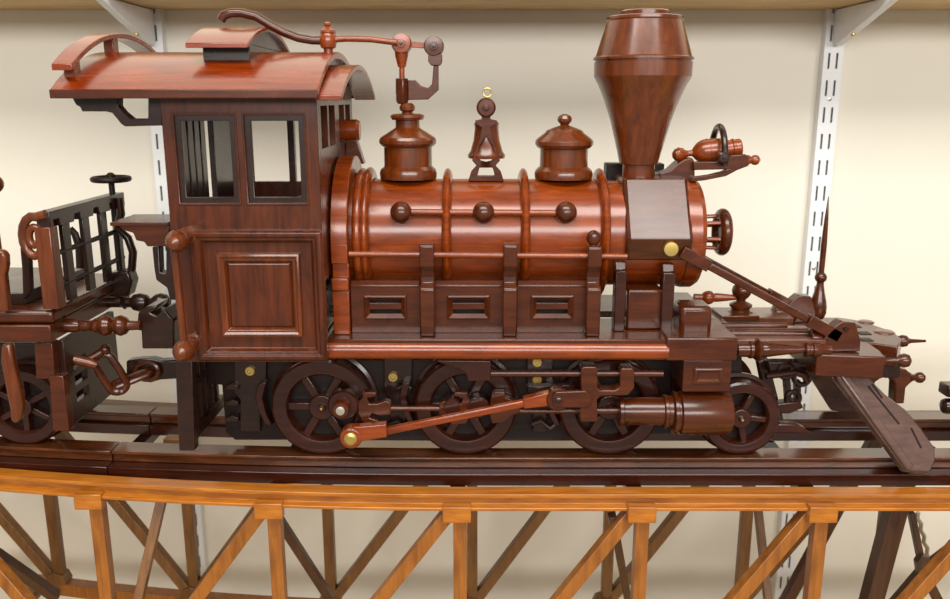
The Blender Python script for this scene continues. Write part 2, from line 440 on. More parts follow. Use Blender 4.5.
# whistle lever on the roof and the rods to the dome valve
hx = [(221, 20.5), (224, 15.5), (231, 13), (241, 12.8), (256, 16.5), (270, 25), (284, 32.5), (298, 37.8), (312, 40.3), (325, 40.5)]
lv = MB().tube([at(a, b, .79) for a, b in hx], [S(k, 30, .79) for k in (4.6, 4.8, 4.6, 4.5, 4.4, 4.3, 4.2, 4.2, 4.2, 4.2)]).build('throttle_lever', 'brown', L, 0)
MB().tube([at(326, 40.3, .79), at(345, 38.6, .79), at(370, 39.2, .79), at(397, 42.5, .79)], S(3.1, 40, .79)).build('lever_rod', 'red', lv, 0)
lathe_v(MB(), 328, 40, .79, [(58, 4.5), (49, 4.5), (47.5, 7.5), (42, 8.6), (36, 8.2), (33.5, 7), (33, 8), (30.5, 7.5), (28, 4), (26.5, 3), (25, 4), (23, 3.6), (21.8, 1.2)], 24).build('lever_finial', 'red', lv, 0)
def disc(px, py, r, Y, mat, par, nm='pivot_disc'):
    c = at(px, py, Y); R = S(r, py, Y)
    o_ = MB().lathe(c+Vector((0, .010, 0)), (0, -1, 0), [(0, R*.9), (.002, R), (.015, R), (.017, R*.88), (.0172, R*.42), (.0185, R*.38), (.0186, 0)], 32).build(nm, mat, par, 0)
    MB().lathe(c+Vector((0, -.0082, 0)), (0, -1, 0), [(0, .0020), (.0012, .0017), (.0013, 0)], 10).build('pin', 'dark', o_, 0)
    return o_
vl = lathe_v(MB(), 401.5, 65, Y0, [(104, 5), (101, 6.7), (78.3, 6.7)], 6).build('valve_block', 'brown', L, .0006)
lathe_v(MB(), 401.8, 65, Y0, [(80, 2.7), (67.5, 2.7), (67, 4), (56, 6.5), (50, 7.2)], 20).build('valve_stem', 'red', vl, 0)
disc(401.7, 43.7, 10, Y0, 'red', vl); disc(434, 46.4, 10, Y0, 'brown', vl)
MB().bar(at(405, 44, Y0), at(432, 46, Y0), .005, .0052).build('link', 'red', vl, .0005)
MB().slab([(408, 80), (415, 80), (421.5, 86), (428, 87.8), (432, 84), (433.5, 64), (438.5, 64), (438.5, 90), (428, 99.5), (408, 100)], Y0-.0035, .007).build('valve_arm', 'brown', vl, .0006)
MB().slab([(428.5, 54), (442, 54), (442, 62), (440, 65.5), (431, 65.5), (428, 61)], Y0-.006, .012).build('arm_boss', 'brown', vl, .0006)

# --- boiler
ZR = Z(332, .737)                                # top of the running board
BZ = CZ-.1240; BR = .0508
bx0, bx1 = X(322, 230, YC), X(689, 232, .765)
boiler = MB().lathe((cx1-.003, Y0, BZ), (1, 0, 0), [(0, BR+.004), (X(369, 230, .755)-cx1, BR+.004), (X(370, 230, .755)-cx1, BR), (X(612, 230, .755)-cx1, BR), (X(613, 230, .755)-cx1, BR-.0015), (bx1-cx1, BR-.0015), (bx1-cx1+.0005, BR), (bx1-cx1+.003, BR+.0006), (X(700, 232, .772)-cx1, BR+.0006), (X(704.5, 232, .772)-cx1, BR-.002), (X(705, 232, .772)-cx1, BR*.8), (X(706, 232, .772)-cx1, BR*.3), (X(706.5, 232, .772)-cx1, 0)], 96).build('boiler', 'red', L, 0, 28)
def band(px, R, hw, rad, nm='boiler_band'):
    x = X(px, 230, .752)
    pf = [(-hw, R-.003)]+[(-hw*math.cos(t), R+rad*math.sin(t)) for t in [PI*i/8 for i in range(9)]]+[(hw, R-.003)]
    return MB().ring((x, Y0, BZ), (1, 0, 0), pf, 80).build(nm, 'red', boiler, 0, 40)
for p_ in (446.5, 525.5, 605.5): band(p_, BR-.0002, .0046, .0102)
band(357.5, BR+.005, .0045, .005); band(365, BR+.004, .004, .007)
# firebox hoop
hxa, hxb = X(329.5, 230, .727), X(346.5, 230, .727)
R1 = .0722
hp = [(Y0-R1*math.cos(t), BZ+R1*math.sin(t)) for t in [PI*k/32 for k in range(33)]]
hi = [(Y0-(R1-.016)*math.cos(t), BZ+(R1-.016)*math.sin(t)) for t in [PI*k/32 for k in range(33)]]
hoop = arch_slab(MB(), hxa, hxb, hp, hi).build('firebox_hoop', 'red', L, .0008, 30)
for s_ in (1, -1):
    yo = lambda d: Y0-s_*(R1-d)
    def bx(m, d0, d1, za, zb_): a, b = sorted((yo(d0), yo(d1))); return m.box(hxa, hxb, a, b, za, zb_)
    m = MB(); bx(m, 0, .016, Z(264, .728), BZ+.001)
    bx(m, .005, .016, Z(279, .728), Z(264, .728)); bx(m, -.002, .016, Z(291, .726), Z(279, .726)); bx(m, 0, .016, ZR, Z(291, .728))
    m.build('hoop_pillar', 'red', hoop, .0009)
# side hand rail with three balls
hr = MB().tube([at(401, 212, .7515), at(566, 213, .7515)], S(3.2, 212, .752)).build('hand_rail', 'red', L, 0)
for p_ in (401, 483.5, 566):
    c = at(p_, 212.5, .7505)
    MB().ball(c, S(11, 212, .7505)).lathe(c+Vector((0, .003, -.002)), (0, .95, -.3), [(0, .0085), (.006, .0088), (.008, .007), (.018, .006)], 20).build('rail_ball', 'brown', hr, 0)
# lower rod and the curved posts that hold it
MB().tube([at(349, 254, .729), at(627, 256.5, .729)], S(3.0, 254, .729)).build('lower_rod', 'red', L, 0)
def spost(pxa, pxb, top, bot, ball=False):
    xa, xb = X(pxa, 300, .724), X(pxb, 300, .724)
    f = lambda y, p: (xa, y, Z(p, y))
    m = MB().poly([f(.7225, top+1), f(.7225, 266), f(.727, 271), f(.730, 277), f(.7295, 283), f(.7245, 286), f(.7215, 289.5), (xa, .7215, ZR), (xa, .739, ZR), (xa, .739, Z(top, .7225)), (xa, .724, Z(top, .7225))], (xb-xa, 0, 0))
    o_ = m.build('rail_post', 'brown', L, .0012)
    if ball:
        lathe_v(MB(), (pxa+pxb)/2, 237, .7285, [(249, 5.5), (246, 6), (244.5, 4), (243, 5), (241, 6.7), (237.5, 7.4), (233.5, 6.3), (230.6, 2.5), (230.2, 0)], 24).build('post_finial', 'brown', o_, 0)
spost(420, 434.5, 245, 331); spost(503, 517, 245, 331); spost(586.5, 600.5, 247, 331, True)
def spost2(pxa, pxb, top):
    xa, xb = X(pxa, 300, .742), X(pxb, 300, .742)
    f = lambda y, p: (xa, y, Z(p, y))
    MB().poly([f(.738, top+9), (xa, .738, ZR), (xa, .752, ZR), (xa, .752, Z(top, .742)), f(.744, top), f(.742, top+8)], (xb-xa, 0, 0)).build('rail_post', 'wheel', L, .001)
spost2(614, 625, 262); spost2(661, 673, 264)
# side lockers with louvres
for (a, b) in ((351, 420), (434, 503), (517, 587)):
    xa, xb = X(a, 307, .734), X(b, 307, .734); za, zb_ = ZR, Z(286, .734)
    hx_ = [(X((a+b)/2-16.5, 304, .734), X((a+b)/2+16.5, 304, .734))][0]
    sl = [(Z(303, .734), Z(298.3, .734)), (Z(314.2, .734), Z(309.5, .734))]
    m = MB().grid([xa, xb, hx_[0], hx_[1]], [za, zb_]+[q for s_ in sl for q in s_], [(hx_[0], hx_[1], s_[0], s_[1]) for s_ in sl], lambda u, v: Vector((u, .734, v)), (0, .0022, 0))
    lk = m.build('side_locker', 'brown', L, .0004)
    MB().poly([(xa, .7335, zb_+.0005), (xa, .7335, zb_-.001), (xa, .775, zb_-.001), (xa, .775, zb_+.004), (xa, .738, zb_+.004)], (xb-xa, 0, 0)).build('locker_top', 'brown', lk, .0006)
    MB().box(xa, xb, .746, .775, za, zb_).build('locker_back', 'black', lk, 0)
    fx0, fx1, fz0, fz1 = X((a+b)/2-21.5, 307, .734), X((a+b)/2+21.5, 307, .734), Z(319.3, .734), Z(294.6, .734)
    MB().molding(fx0, fx1, fz0, fz1, .7345, [(0, 0), (.0004, .0028), (.0018, .0036), (.0052, .0004)], fill=False).build('louvre_frame', 'brown', lk, 0)
MB().box(X(627, 309, .744), X(663, 309, .744), .744, .78, ZR, Z(290, .744)).build('saddle_box', 'brown', L, .002)
# running board and the long round pipe along its edge
zr1, zr0 = Z(332, .737), Z(341, .714)
MB().box(X(327, 338, .714), X(668, 338, .714), .713, .787, Z(346, .714), zr1).build('running_board', 'brown', L, .001, mirror=True)
MB().tube([at(325, 349.5, .717), at(667, 350.5, .717)], S(9.4, 350, .717), 28).build('side_pipe', 'red', L, 0, mirror=True)
# --- smokebox saddle around the stack
sa, sb = X(623, 210, .768), X(688, 210, .768)
t0, t1, tb = (.774, BZ+.0535), (.7404, BZ+.0035), (.7480, BZ-.0165)
def sect(x, ins):
    pr_ = [(t0[0]+ins, t0[1]), (t1[0]+ins*.6, t1[1]), (tb[0]+ins*.3, tb[1])]
    return [(x, y, z) for y, z in pr_]+[(x, 2*Y0-y, z) for y, z in pr_[::-1]]
MB().loft([sect(sa, .004), sect(sa+.0035, 0), sect(sb-.0035, 0), sect(sb, .004)]).build('smokebox_saddle', 'brown', L, .0012, 12)
MB().box(X(605, 170, .84), X(625, 170, .84), .83, .85, Z(190, .84), Z(163, .84)).build('sand_valve', 'black', L, .001)
MB().box(X(652, 170, .84), X(662, 170, .84), .83, .85, Z(190, .84), Z(163, .84)).build('sand_valve', 'black', L, .001)
# --- smokestack
lathe_v(MB(), 641.4, 100, Y0, [(184, 21), (180, 21.5), (178, 18.5), (176, 16), (164.5, 16), (163.5, 19), (161, 19.6), (140, 24.8), (120, 30.2), (100, 37.2), (85, 43.5), (78.5, 47.2), (76.5, 48.2), (62.2, 48.6), (61.8, 47.4), (60.6, 47.4), (60, 49.6), (57.8, 49.6), (56.6, 47.5), (21.5, 37.4), (20, 38.2), (17.4, 38), (16.6, 36.5), (16.2, 25), (16.0, 24.5), (11.6, 24.5), (10.4, 22.5), (10.2, 17), (13.5, 16.5)], 72).build('smokestack', 'redz', L, 0, 22)
# --- domes and bell
lathe_v(MB(), 408, 150, Y0, [(178.22, 28), (172.73, 28.5), (169.07, 27.5), (167.24, 25), (165.87, 23.8), (147.11, 23.8), (145.28, 26.5), (142.99, 28.5), (139.79, 28.6), (137.05, 27), (135.22, 24), (130.18, 16), (128.35, 13), (127.44, 12), (120.58, 12), (119.66, 15.5), (117.37, 17), (115.00, 16.5), (113.80, 14), (113.40, 6), (112.00, 5), (110.00, 7.6), (106.50, 7.8), (104.00, 6), (103.00, 4.5)], 48).build('steam_dome', 'redz', L, 0, 25)
lathe_v(MB(), 564, 150, Y0, [(178.22, 28.5), (173.19, 29), (169.99, 28), (167.70, 25.5), (166.32, 23.8), (148.94, 23.8), (147.11, 27), (144.37, 29), (141.16, 29), (138.88, 27.5), (132.93, 19.5), (130.18, 17.5), (127.89, 12), (125.61, 5), (124.69, 4), (123.78, 4.8), (121.49, 7), (118.75, 7.4), (116.00, 6), (114.20, 2.5), (114.00, 0)], 48).build('sand_dome', 'redz', L, 0, 25)
bq = lambda a, b: (460+a/5.45, 80+b/5.45)
half = [(142, 190), (118, 190), (118, 213), (82, 220), (86, 238), (118, 262), (104, 320), (72, 408), (66, 440), (90, 466), (62, 497), (45, 552), (142, 552), (142, 521), (95, 521), (106, 478), (142, 478), (142, 447), (112, 440), (99, 410), (106, 360), (142, 310)]
fr = MB()
fr.slab([bq(*p) for p in half], .786, .006).slab([bq(284-p[0], p[1]) for p in half][::-1], .786, .006)
bell = fr.build('bell_stand', 'brown', L, .0006)
f2 = MB(); f2.slab([bq(*p) for p in half], .808, .006).slab([bq(284-p[0], p[1]) for p in half][::-1], .808, .006)
f2.build('bell_stand_plate', 'brown', bell, .0006)
lathe_v(MB(), 486.5, 140, Y0, [(158.5, 0), (158, 18.2), (155, 18.8), (151, 16), (140, 13), (128, 11.8), (123.5, 12.5), (121.5, 11), (120.5, 6), (118.5, 0)], 32).build('bell', 'redz', bell, 0)
c = at(486, 107.5, .793); MB().lathe(c+Vector((0, .012, 0)), (0, -1, 0), [(0, .0075), (.002, .0087), (.021, .0087), (.023, .007), (.0231, .003), (.0245, .0024), (.0246, 0)], 28).build('bell_knob', 'brown', bell, 0)
c = at(487.3, 92.6, .797); MB().tube([c+Vector((math.cos(t), 0, math.sin(t)))*S(4.2, 92, .797) for t in [2*PI*k/24 for k in range(24)]], .0008, 8, True).build('eye_ring', 'brass', bell, 0, label='small brass ring')
# --- brake drum in front of the cab
lathe_h(MB(), 130.5, .85, [(340, 9), (341, 11), (357, 11), (359, 9.6), (360, 9)], 28).build('brake_drum', 'red', L, 0)
MB().slab([(346, 140), (356, 140), (364, 164), (344, 164)], .842, .016).build('drum_stand', 'brown', L, .0007)
# --- headlight assembly
hq = lambda a, b: (660+a/6.65, 110+b/6.65)
hb = MB()
hb.slab([hq(*p) for p in [(0, 425), (70, 405), (120, 360), (160, 330), (215, 318), (232, 345), (232, 452), (160, 490), (0, 495)]], .788, .024)
hl = hb.build('lamp_bracket', 'brown', L, .0008)
for y in (.781, .812):
    MB().slab([hq(*p) for p in [(225, 345), (445, 345), (475, 302), (570, 294), (592, 318), (590, 372), (515, 400), (440, 395), (225, 400)]], y, .007).build('lamp_arm', 'brown', hl, .0007)
    MB().slab([hq(*p) for p in [(205, 478), (215, 448), (330, 432), (410, 412), (455, 390), (515, 400), (440, 440), (300, 468)]], y, .007).build('lamp_brace', 'brown', hl, .0006)
a, b = at(679, 154.5, Y0), at(742, 147.5, Y0); ax = (b-a)
k_ = S(1, 150, Y0)
MB().lathe(a, ax, [(q*k_, r*k_) for q, r in [(-7, 0), (-6.4, 2.8), (-4, 5.8), (0, 7.1), (4, 6), (6.5, 3.8), (9, 3), (13, 3.2), (16, 7), (19, 9.8), (24, 12), (29, 12.6), (29.5, 11.8), (31, 12.2), (36, 12.6), (37, 11.8), (44, 11.5), (45, 9), (47, 8.6), (52, 8.8), (53, 9.8), (55, 9.6), (55.5, 8.8), (60, 9.2), (61.5, 8.4), (61.6, 6), (58, 5)]], 32).build('head_lamp', 'red', hl, 0)
xh = X(718, 150, Y0)
hc = [(Y0-.0235*math.cos(t), Z(160, .777)-.001+(Z(125.5, Y0)-Z(160, .777))*math.sin(t)) for t in [PI*k/20 for k in range(21)]]
MB().tube([(xh, Y0-.0235, Z(165, .777))]+[(xh, y, z) for y, z in hc], .0030, 12).build('lamp_hoop', 'dark', hl, 0)
c = at(723.5, 157.5, .772); MB().lathe(c, (0, -1, 0), [(-.004, .0052), (.002, .0052), (.003, .004), (.0031, .0016), (.004, .0014), (.0041, 0)], 20).build('hoop_pivot', 'dark', hl, 0)
lathe_h(MB(), 160, .80, [(747, 5), (749.5, 4.6), (750, 3), (751.5, 3.8), (753, 4.8), (755.5, 5.2), (758, 4.4), (760, 1.6), (760.2, 0)], 20).build('lamp_finial', 'red', hl, 0)
# --- smokebox door wheel
dw = X(722, 232, Y0); dz = Z(232, Y0)
pf = [(.0055*math.cos(t), .0165+.0060*math.sin(t)) for t in [2*PI*k/14 for k in range(14)]]
wl = MB().ring((dw, Y0, dz), (1, 0, 0), pf, 40).build('door_wheel', 'brown', L, 0)
MB().lathe((dw-.002, Y0, dz), (1, 0, 0), [(0, .017), (.002, .017)], 28).build('wheel_web', 'dark', wl, 0)
for k in range(6):
    t = PI*k/3+.3; MB().tube([(X(704, 232, Y0), Y0+.0145*math.cos(t), dz+.0145*math.sin(t)), (dw, Y0+.0155*math.cos(t), dz+.0155*math.sin(t))], .0019, 10).build('wheel_peg', 'red', wl, 0)
# --- stays from smokebox to the pilot beam
def stay(mirror=True):
    Ys = .7465
    A, B = at(681, 251, Ys), at(838, 336, Ys)
    d_ = (B-A); A2, B2 = A+d_*.17, A+d_*.80
    for nm, p, q, w_, h_ in (('stay_end', A, A2, .011, .0108), ('stay_end', B2, B, .011, .0108)):
        MB().bar(p, q, w_, h_).build(nm, 'brown', L, .0007, mirror=mirror)
    MB().bar(A2, B2, .007, .0066).build('stay_rod', 'brown', L, .0012, mirror=mirror)
stay()
c = at(671.5, 249.5, .7385)
MB().lathe(c+Vector((0, .012, 0)), (0, -1, 0), [(0, .0068), (.010, .0068), (.0115, .0062), (.0118, .003), (.0118, 0)], 24).build('stay_screw', 'brass', L, 0, label='brass screw head')
# --- cylinder block
kx0, kx1 = X(666, 345, .712), X(737.5, 345, .712)
MB().box(kx0, kx1, .710, .780, Z(361, .710), Z(338, .710)).build('cylinder_saddle', 'brown', L, .0016, mirror=True)
tbx = MB().box(X(680.5, 320, .730), X(712.5, 320, .730), .730, .762, Z(336, .730), Z(307, .730)).build('oil_box', 'brown', L, .004)
sc_ = MB().box(X(683, 376, .716), X(731, 376, .716), .716, .776, Z(392, .716), Z(360, .716)).build('steam_chest', 'brown', L, .001)
MB().molding(X(693, 376, .716), X(723, 376, .716), Z(384, .716), Z(367, .716), .716, [(0, 0), (.0004, .0010), (.002, .0020), (.0030, .0022), (.0045, .0006)]).build('chest_panel', 'brown', sc_, 0)
lathe_h(MB(), 412.5, .7265, [(670, 15), (672, 21), (675, 21.8), (676, 19.5), (677.5, 19.5), (679, 22), (726, 22), (728.5, 20.5), (729, 0)], 48).build('cylinder', 'brown', L, 0, mirror=True)
lathe_h(MB(), 411, .7265, [(618, 12), (618.6, 14.6), (622, 15), (623, 13.6), (627, 13.2), (629, 14), (662, 14), (663, 16.8), (666, 17), (667, 15.5), (672, 16)], 40).build('cylinder_sleeve', 'brown', L, 0, mirror=True)
# --- driving wheels
def wheel(px, R, Yn, nsp, cz, crank=None):
    xc = X(px, 404, Yn)
    for s_ in (1, -1):
        yn = Yn if s_ > 0 else 2*Y0-Yn
        o_ = Vector((xc, yn, cz)); ax_ = (0, s_, 0)
        ro, ri = R, R*.66
        w_ = MB().ring(o_, ax_, [(0.0, ri+.002), (-.0006, ri+.004), (0, ro-.0022), (.0016, ro-.0004), (.017, ro), (.0185, ro+.003), (.0215, ro+.003), (.0215, ri), (.004, ri), (.002, ri+.0005)], 72).build('wheel', 'wheel', L, 0, 26)
        MB().lathe(o_, ax_, [(.014, ri+.001), (.020, ri+.001)], 40).build('wheel_back', 'black', w_, 0)
        MB().lathe(o_, ax_, [(-.0015, 0), (-.0015, R*.07), (.0005, R*.08), (.0005, R*.24), (.002, R*.265), (.021, R*.265)], 32).build('hub', 'wheel', w_, .0004)
        MB().lathe(o_, ax_, [(-.0032, 0), (-.003, .0012), (-.001, .0015)], 12).build('hub_pin', 'brass', w_, 0)
        for k in range(nsp):
            t = 2*PI*(k+.5)/nsp+PI/6
            e = Vector((math.cos(t), 0, math.sin(t)))
            p = o_+e*R*.2+Vector((0, s_*.009, 0)); q = o_+e*(ri+.002)+Vector((0, s_*.009, 0))
            MB().bar(p, q, .010, R*.17).build('spoke', 'wheel', w_, .0012)
    MB().lathe((xc, Yn+.016, cz), (0, 1, 0), [(0, .007), (2*(Y0-Yn-.016), .007)], 20).build('axle', 'black', L, 0)
    return xc
RW = .0473; wz = RT+RW
for p_ in (321.5, 465.5, 610.5): wheel(p_, RW, .745, 6, wz)
RS = .0362
wheel(743, RS, .745, 5, RT+RS)
# --- main frames, brake gear and spring gear behind the wheels
ff = MB()
ff.slab([(196, 362), (742, 356), (742, 405), (700, 432), (560, 438), (420, 440), (235, 440), (226, 432), (222, 385), (196, 382)], .7685, .006)
ff.build('main_frame', 'black', L, .0006, mirror=True)
for k, (a, b) in enumerate(((384, 412), (527, 553), (672, 690), (234, 266))):
    MB().slab([(a, 358), (b, 358), (b, 392), (b-6, 400), (b-6, 432), (a+6, 432), (a+6, 400), (a, 392)], .762, .006).build('frame_pedestal', 'dark', L, .0007)
def bolt(px, py, Y, r=6, mat='brass'):
    c = at(px, py, Y); R = S(r, py, Y)
    MB().lathe(c+Vector((0, .004, 0)), (0, -1, 0), [(0, R), (.0045, R), (.0055, R*.85), (.0055, R*.5), (.0045, R*.42), (.0045, 0)], 20).build('frame_bolt', mat, L, 0, label='brass bolt head in the frame')
for p_ in ((250, 371), (393, 377), (537, 362), (537, 379.5)): bolt(p_[0], p_[1], .7605, 5.2)
for dx in (0, 144, 289):
    MB().slab([(258+dx, 384), (266+dx, 382), (262+dx, 398), (266+dx, 414), (272+dx, 426), (265+dx, 425), (258+dx, 410), (255+dx, 397)], .752, .012).build('brake_shoe', 'wheel', L, .0008)
    if dx < 289:
        MB().tube([at(398+dx, 388, .757), at(405+dx, 384, .757), at(411+dx, 388, .757)], .0028, 10).build('spring_hanger', 'dark', L, 0)
        MB().tube([at(388+dx, 424, .757), at(397+dx, 421, .757), at(406+dx, 428, .757), at(414+dx, 422, .757)], .0026, 10).build('spring_leaf', 'dark', L, 0)
for py_ in (386, 402, 418):
    MB().slab([(225, py_), (233, py_-2.5), (238, py_), (238, py_+4), (225, py_+4)], .757, .012).build('spring_leaf', 'dark', L, .0006)
# --- rods and valve gear
c = at(343, 406, .733); MB().lathe(c+Vector((0, .012, 0)), (0, -1, 0), [(0, .0145), (.010, .0145), (.012, .0130), (.0122, .010), (.0122, 0)], 36).build('eccentric', 'wheel', L, 0)
c = at(340.5, 410.5, .722); MB().lathe(c+Vector((0, .014, 0)), (0, -1, 0), [(0, .0078), (.013, .0078), (.0145, .007), (.0146, 0)], 24).build('crank_boss', 'brown', L, 0)
MB().lathe(c+Vector((0, -.0005, 0)), (0, -1, 0), [(0, .0042), (.0015, .0040), (.002, .002), (.0018, 0)], 16).build('crank_bolt', 'steel', L, 0, label='pale metal bolt')
def claw(pts, Y=.7345, mirror_at=None):
    q = pts if mirror_at is None else [(2*mirror_at-a, b) for a, b in pts][::-1]
    return MB().slab(q, Y, .009).build('rod_fork', 'brown', L, .0008)
cw = [(362, 392.5), (376, 392.5), (376, 396.5), (367, 398), (369, 404), (378, 404), (385, 401), (391, 403), (391, 415), (380, 416), (372, 413.5), (369, 418), (378, 421), (380, 425), (364, 424), (358, 414), (358, 402), (363, 398)]
claw(cw); claw(cw, mirror_at=415)
claw([(492, 392), (505, 392), (505, 397), (512, 400), (520, 403), (520, 413), (512, 416), (505, 422), (492, 424), (489, 412)])
lathe_h(MB(), 408.5, .7375, [(389, 2.9), (441, 2.9)], 16).build('side_rod', 'brown', L, 0)
lathe_h(MB(), 411, .7385, [(515, 2.6), (586, 2.6)], 16).build('side_rod', 'brown', L, 0)
for pxx, pyy, r in ((478, 408, 11.5), (452, 407, 9)):
    c = at(pxx, pyy, .734); MB().lathe(c+Vector((0, .012, 0)), (0, -1, 0), [(0, S(r, pyy, .734)), (.011, S(r, pyy, .734)), (.0125, S(r*.85, pyy, .734)), (.0126, 0)], 28).build('crank_boss', 'wheel', L, 0)
YR = .7225
c = at(351.5, 436.5, .721)
mr = MB().slab([(353, 427), (360, 427), (386, 424.5), (387, 437.5), (364, 441), (354, 446)], .716, .010).lathe(c+Vector((0, .008, 0)), (0, -1, 0), [(0, .0100), (.012, .0100), (.0135, .009), (.0136, 0)], 32).build('main_rod', 'red', L, .0008)
MB().lathe(c+Vector((0, -.0055, 0)), (0, -1, 0), [(0, .0062), (.002, .006), (.0035, .004), (.0036, 0)], 20).build('rod_bolt', 'brass', mr, 0, label='brass bolt')
MB().bar(at(386, 431, YR), at(526, 402.5, YR), .0065, S(7.6, 415, YR)).build('rod_shank', 'red', mr, .0014)
MB().slab([(523, 399.5), (550, 392.5), (556, 391), (556, 402), (552, 406), (524, 409)], .718, .010).build('rod_end', 'red', mr, .0008)
c = at(558, 399, .720); MB().lathe(c+Vector((0, .008, 0)), (0, -1, 0), [(0, .0108), (.010, .0108), (.0115, .0095), (.0116, 0)], 28).build('crosshead_boss', 'brown', L, 0)
ch = MB().slab([(556, 392), (586, 391), (592, 396), (592, 405), (586, 408), (556, 408), (553, 404), (553, 396)], .712, .005).build('crosshead', 'brown', L, .001)
c = at(558.5, 401, .711); MB().lathe(c+Vector((0, .003, 0)), (0, -1, 0), [(0, .0034), (.004, .0032), (.0045, .002), (.0046, 0)], 14).build('crosshead_pin', 'dark', ch, 0)
MB().slab([(581, 369), (584, 367), (596, 367), (597.5, 369), (597.5, 388), (601, 390.5), (615, 390.5), (620, 387), (620.5, 370), (622, 368.5), (633, 368.5), (634.5, 371), (634.5, 388), (628, 395.5), (601, 396), (597, 400), (598, 420), (596, 422), (582, 422), (580, 420), (580, 408), (590, 400), (588, 394), (581, 390)], .714, .016).build('valve_yoke', 'brown', L, .0012)
lathe_h(MB(), 373.5, .724, [(488, 3.4), (663, 3.4)], 16).build('valve_rod', 'brown', L, 0)
lathe_h(MB(), 410.5, .7265, [(590, 3.6), (622, 3.6)], 16).build('piston_rod', 'brown', L, 0)
MB().slab([(436, 360.5), (491, 360.5), (491, 381), (468, 381.5), (466, 373), (460, 369.5), (442, 364)], .720, .014).build('valve_hanger', 'wheel', L, .001)
MB().slab([(524, 386), (575, 385), (575, 393), (560, 391), (546, 391)], .732, .008).build('guide_bar', 'wheel', L, .0008)

# --- cab rear: post with steps, knobs and grab rail, rear shelf, coupler
rp_ = MB().slab([(175, 361), (192, 361), (194.5, 451), (179, 451)], .704, .012).build('step_post', 'dark', L, .0008)
xs_ = X(186, 400, .71)
m = MB()
za, zb_ = Z(449, .71), Z(362, .71)
for k in range(6):
    y = .716+k*.015; m.box(xs_-.004, xs_+.002, y, y+.007, za+.014, zb_)
m.box(xs_-.005, xs_+.003, .716, .81, za+.004, za+.016); m.box(xs_-.005, xs_+.003, .716, .81, zb_-.03, zb_-.024)
m.build('step_grille', 'dark', rp_, .0005)
gr = MB().tube([at(173.5, 243, .672), at(184, 344, .672)], .0030).build('grab_rail', 'redz', L, 0)
for (pa, pb_) in (((189, 235.5), 1), ((195.5, 340.5), 1)):
    c = at(pa[0], pa[1], .70)
    MB().lathe(c, (0, -1, 0), [(-.001, .0075), (.006, .0078), (.008, .0060), (.012, .0066), (.016, .0060), (.018, .0050), (.021, .0070), (.025, .0086), (.030, .0090), (.035, .0078), (.039, .005), (.041, 0)], 28).build('rail_knob', 'redz', gr, 0)
sf = MB().slab([(118, 223.5), (169, 223.5), (169, 246.5), (147, 246.5), (144, 242), (136, 240.5), (133, 233), (122, 230)], .738, .035).build('rear_shelf', 'brown', L, .0008)
MB().box(X(112, 222, .74), X(170, 222, .74), .735, .79, Z(226, .735), Z(222.5, .735)).build('shelf_top', 'brown', sf, .0006)
MB().slab([(152, 247), (159, 247), (160, 272), (166, 274), (166, 247), (172, 247), (176, 300), (170, 300), (167, 288), (156, 280), (154, 268)], .745, .012).build('shelf_bracket', 'dark', sf, .0008)
MB().slab([(138, 313), (146, 307), (158, 305), (156, 310), (150, 313), (156, 316), (164, 309), (170, 316), (174, 320), (174, 349), (142, 349), (141, 331), (137, 322)], .765, .03).build('rear_buffer', 'dark', L, .0014)
MB().slab([(126, 361), (140, 359), (152, 359), (160, 361), (178, 360), (178, 379), (160, 380), (150, 383), (140, 381), (126, 377)], .795, .012).build('drawbar', 'dark', L, .0015)
c = at(147, 371, .792); MB().tube([c+Vector((math.cos(t)*.0115, 0, math.sin(t)*.0085)) for t in [2*PI*k/20 for k in range(20)]], .0028, 8, True).build('drawbar_eye', 'brown', L, 0)

# --- front deck and pilot
zd = CZ-.212
def pl(pts, z, th): return MB().poly([atz(a, b, z) for a, b in pts], (0, 0, -th))
dkx0, dkx1 = X(690, 340, .742), X(820, 340, .742)
ox0, ox1 = X(735, 335, .775), X(800, 330, .80)
m = MB().grid([dkx0, dkx1, ox0, ox1], [.738, .862, .757, .779, .789, .818], [(ox0, ox1, .757, .779), (ox0+.02, ox1, .789, .818)], lambda u, v: Vector((u, v, zd)), (0, 0, -.010))
dk = m.build('front_deck', 'deck', L, .0008)
MB().tube([(ox0-.01, .756, zd+.001), (ox1+.004, .756, zd+.001)], .0032).build('deck_rail', 'brown', dk, 0)
MB().tube([(ox0-.015, .783, zd+.001), (ox1-.02, .783, zd+.001)], .0032).build('deck_rail', 'brown', dk, 0)
# turned side spindle
sp_ = lathe_h(MB(), 349.5, .738, [(737, 7), (743, 7.6), (748, 7.6), (749, 9), (752, 9), (753, 7), (754.5, 10), (757, 12), (760, 10.5), (761.5, 7.4), (764, 8.2), (768, 7.4), (800, 3.6), (804, 3.4), (804.5, 7.6), (807, 7.6), (808, 6.4), (811, 6.4), (812, 7.8), (818, 7.8), (821, 6), (830, 6)], 28).build('side_spindle', 'brown', L, 0)
# turned bell post and whistle on the deck
bp_ = MB().box(X(721, 315, .812), X(760, 315, .812), .812, .848, Z(321, .812), Z(316, .812)).build('deck_post', 'brown', L, .0008)
lathe_v(MB(), 741, 300, .83, [(316, 15), (312, 14), (310, 9), (308, 9), (306, 11), (304, 11), (302, 7), (301, 4.5), (299, 4.5), (297.5, 6.5), (294, 9), (290.5, 9.6), (286.5, 8.6), (283, 5), (281.8, 1.5), (281.6, 0)], 28).build('post_knob', 'brown', bp_, 0)
lathe_h(MB(), 297.5, .83, [(694, 4), (702, 3.6), (703, 5), (706, 6.6), (709, 7), (712, 6), (713.5, 4.2), (716, 4.6), (736, 2.6), (738, 2.4)], 20).build('whistle', 'red', bp_, 0)
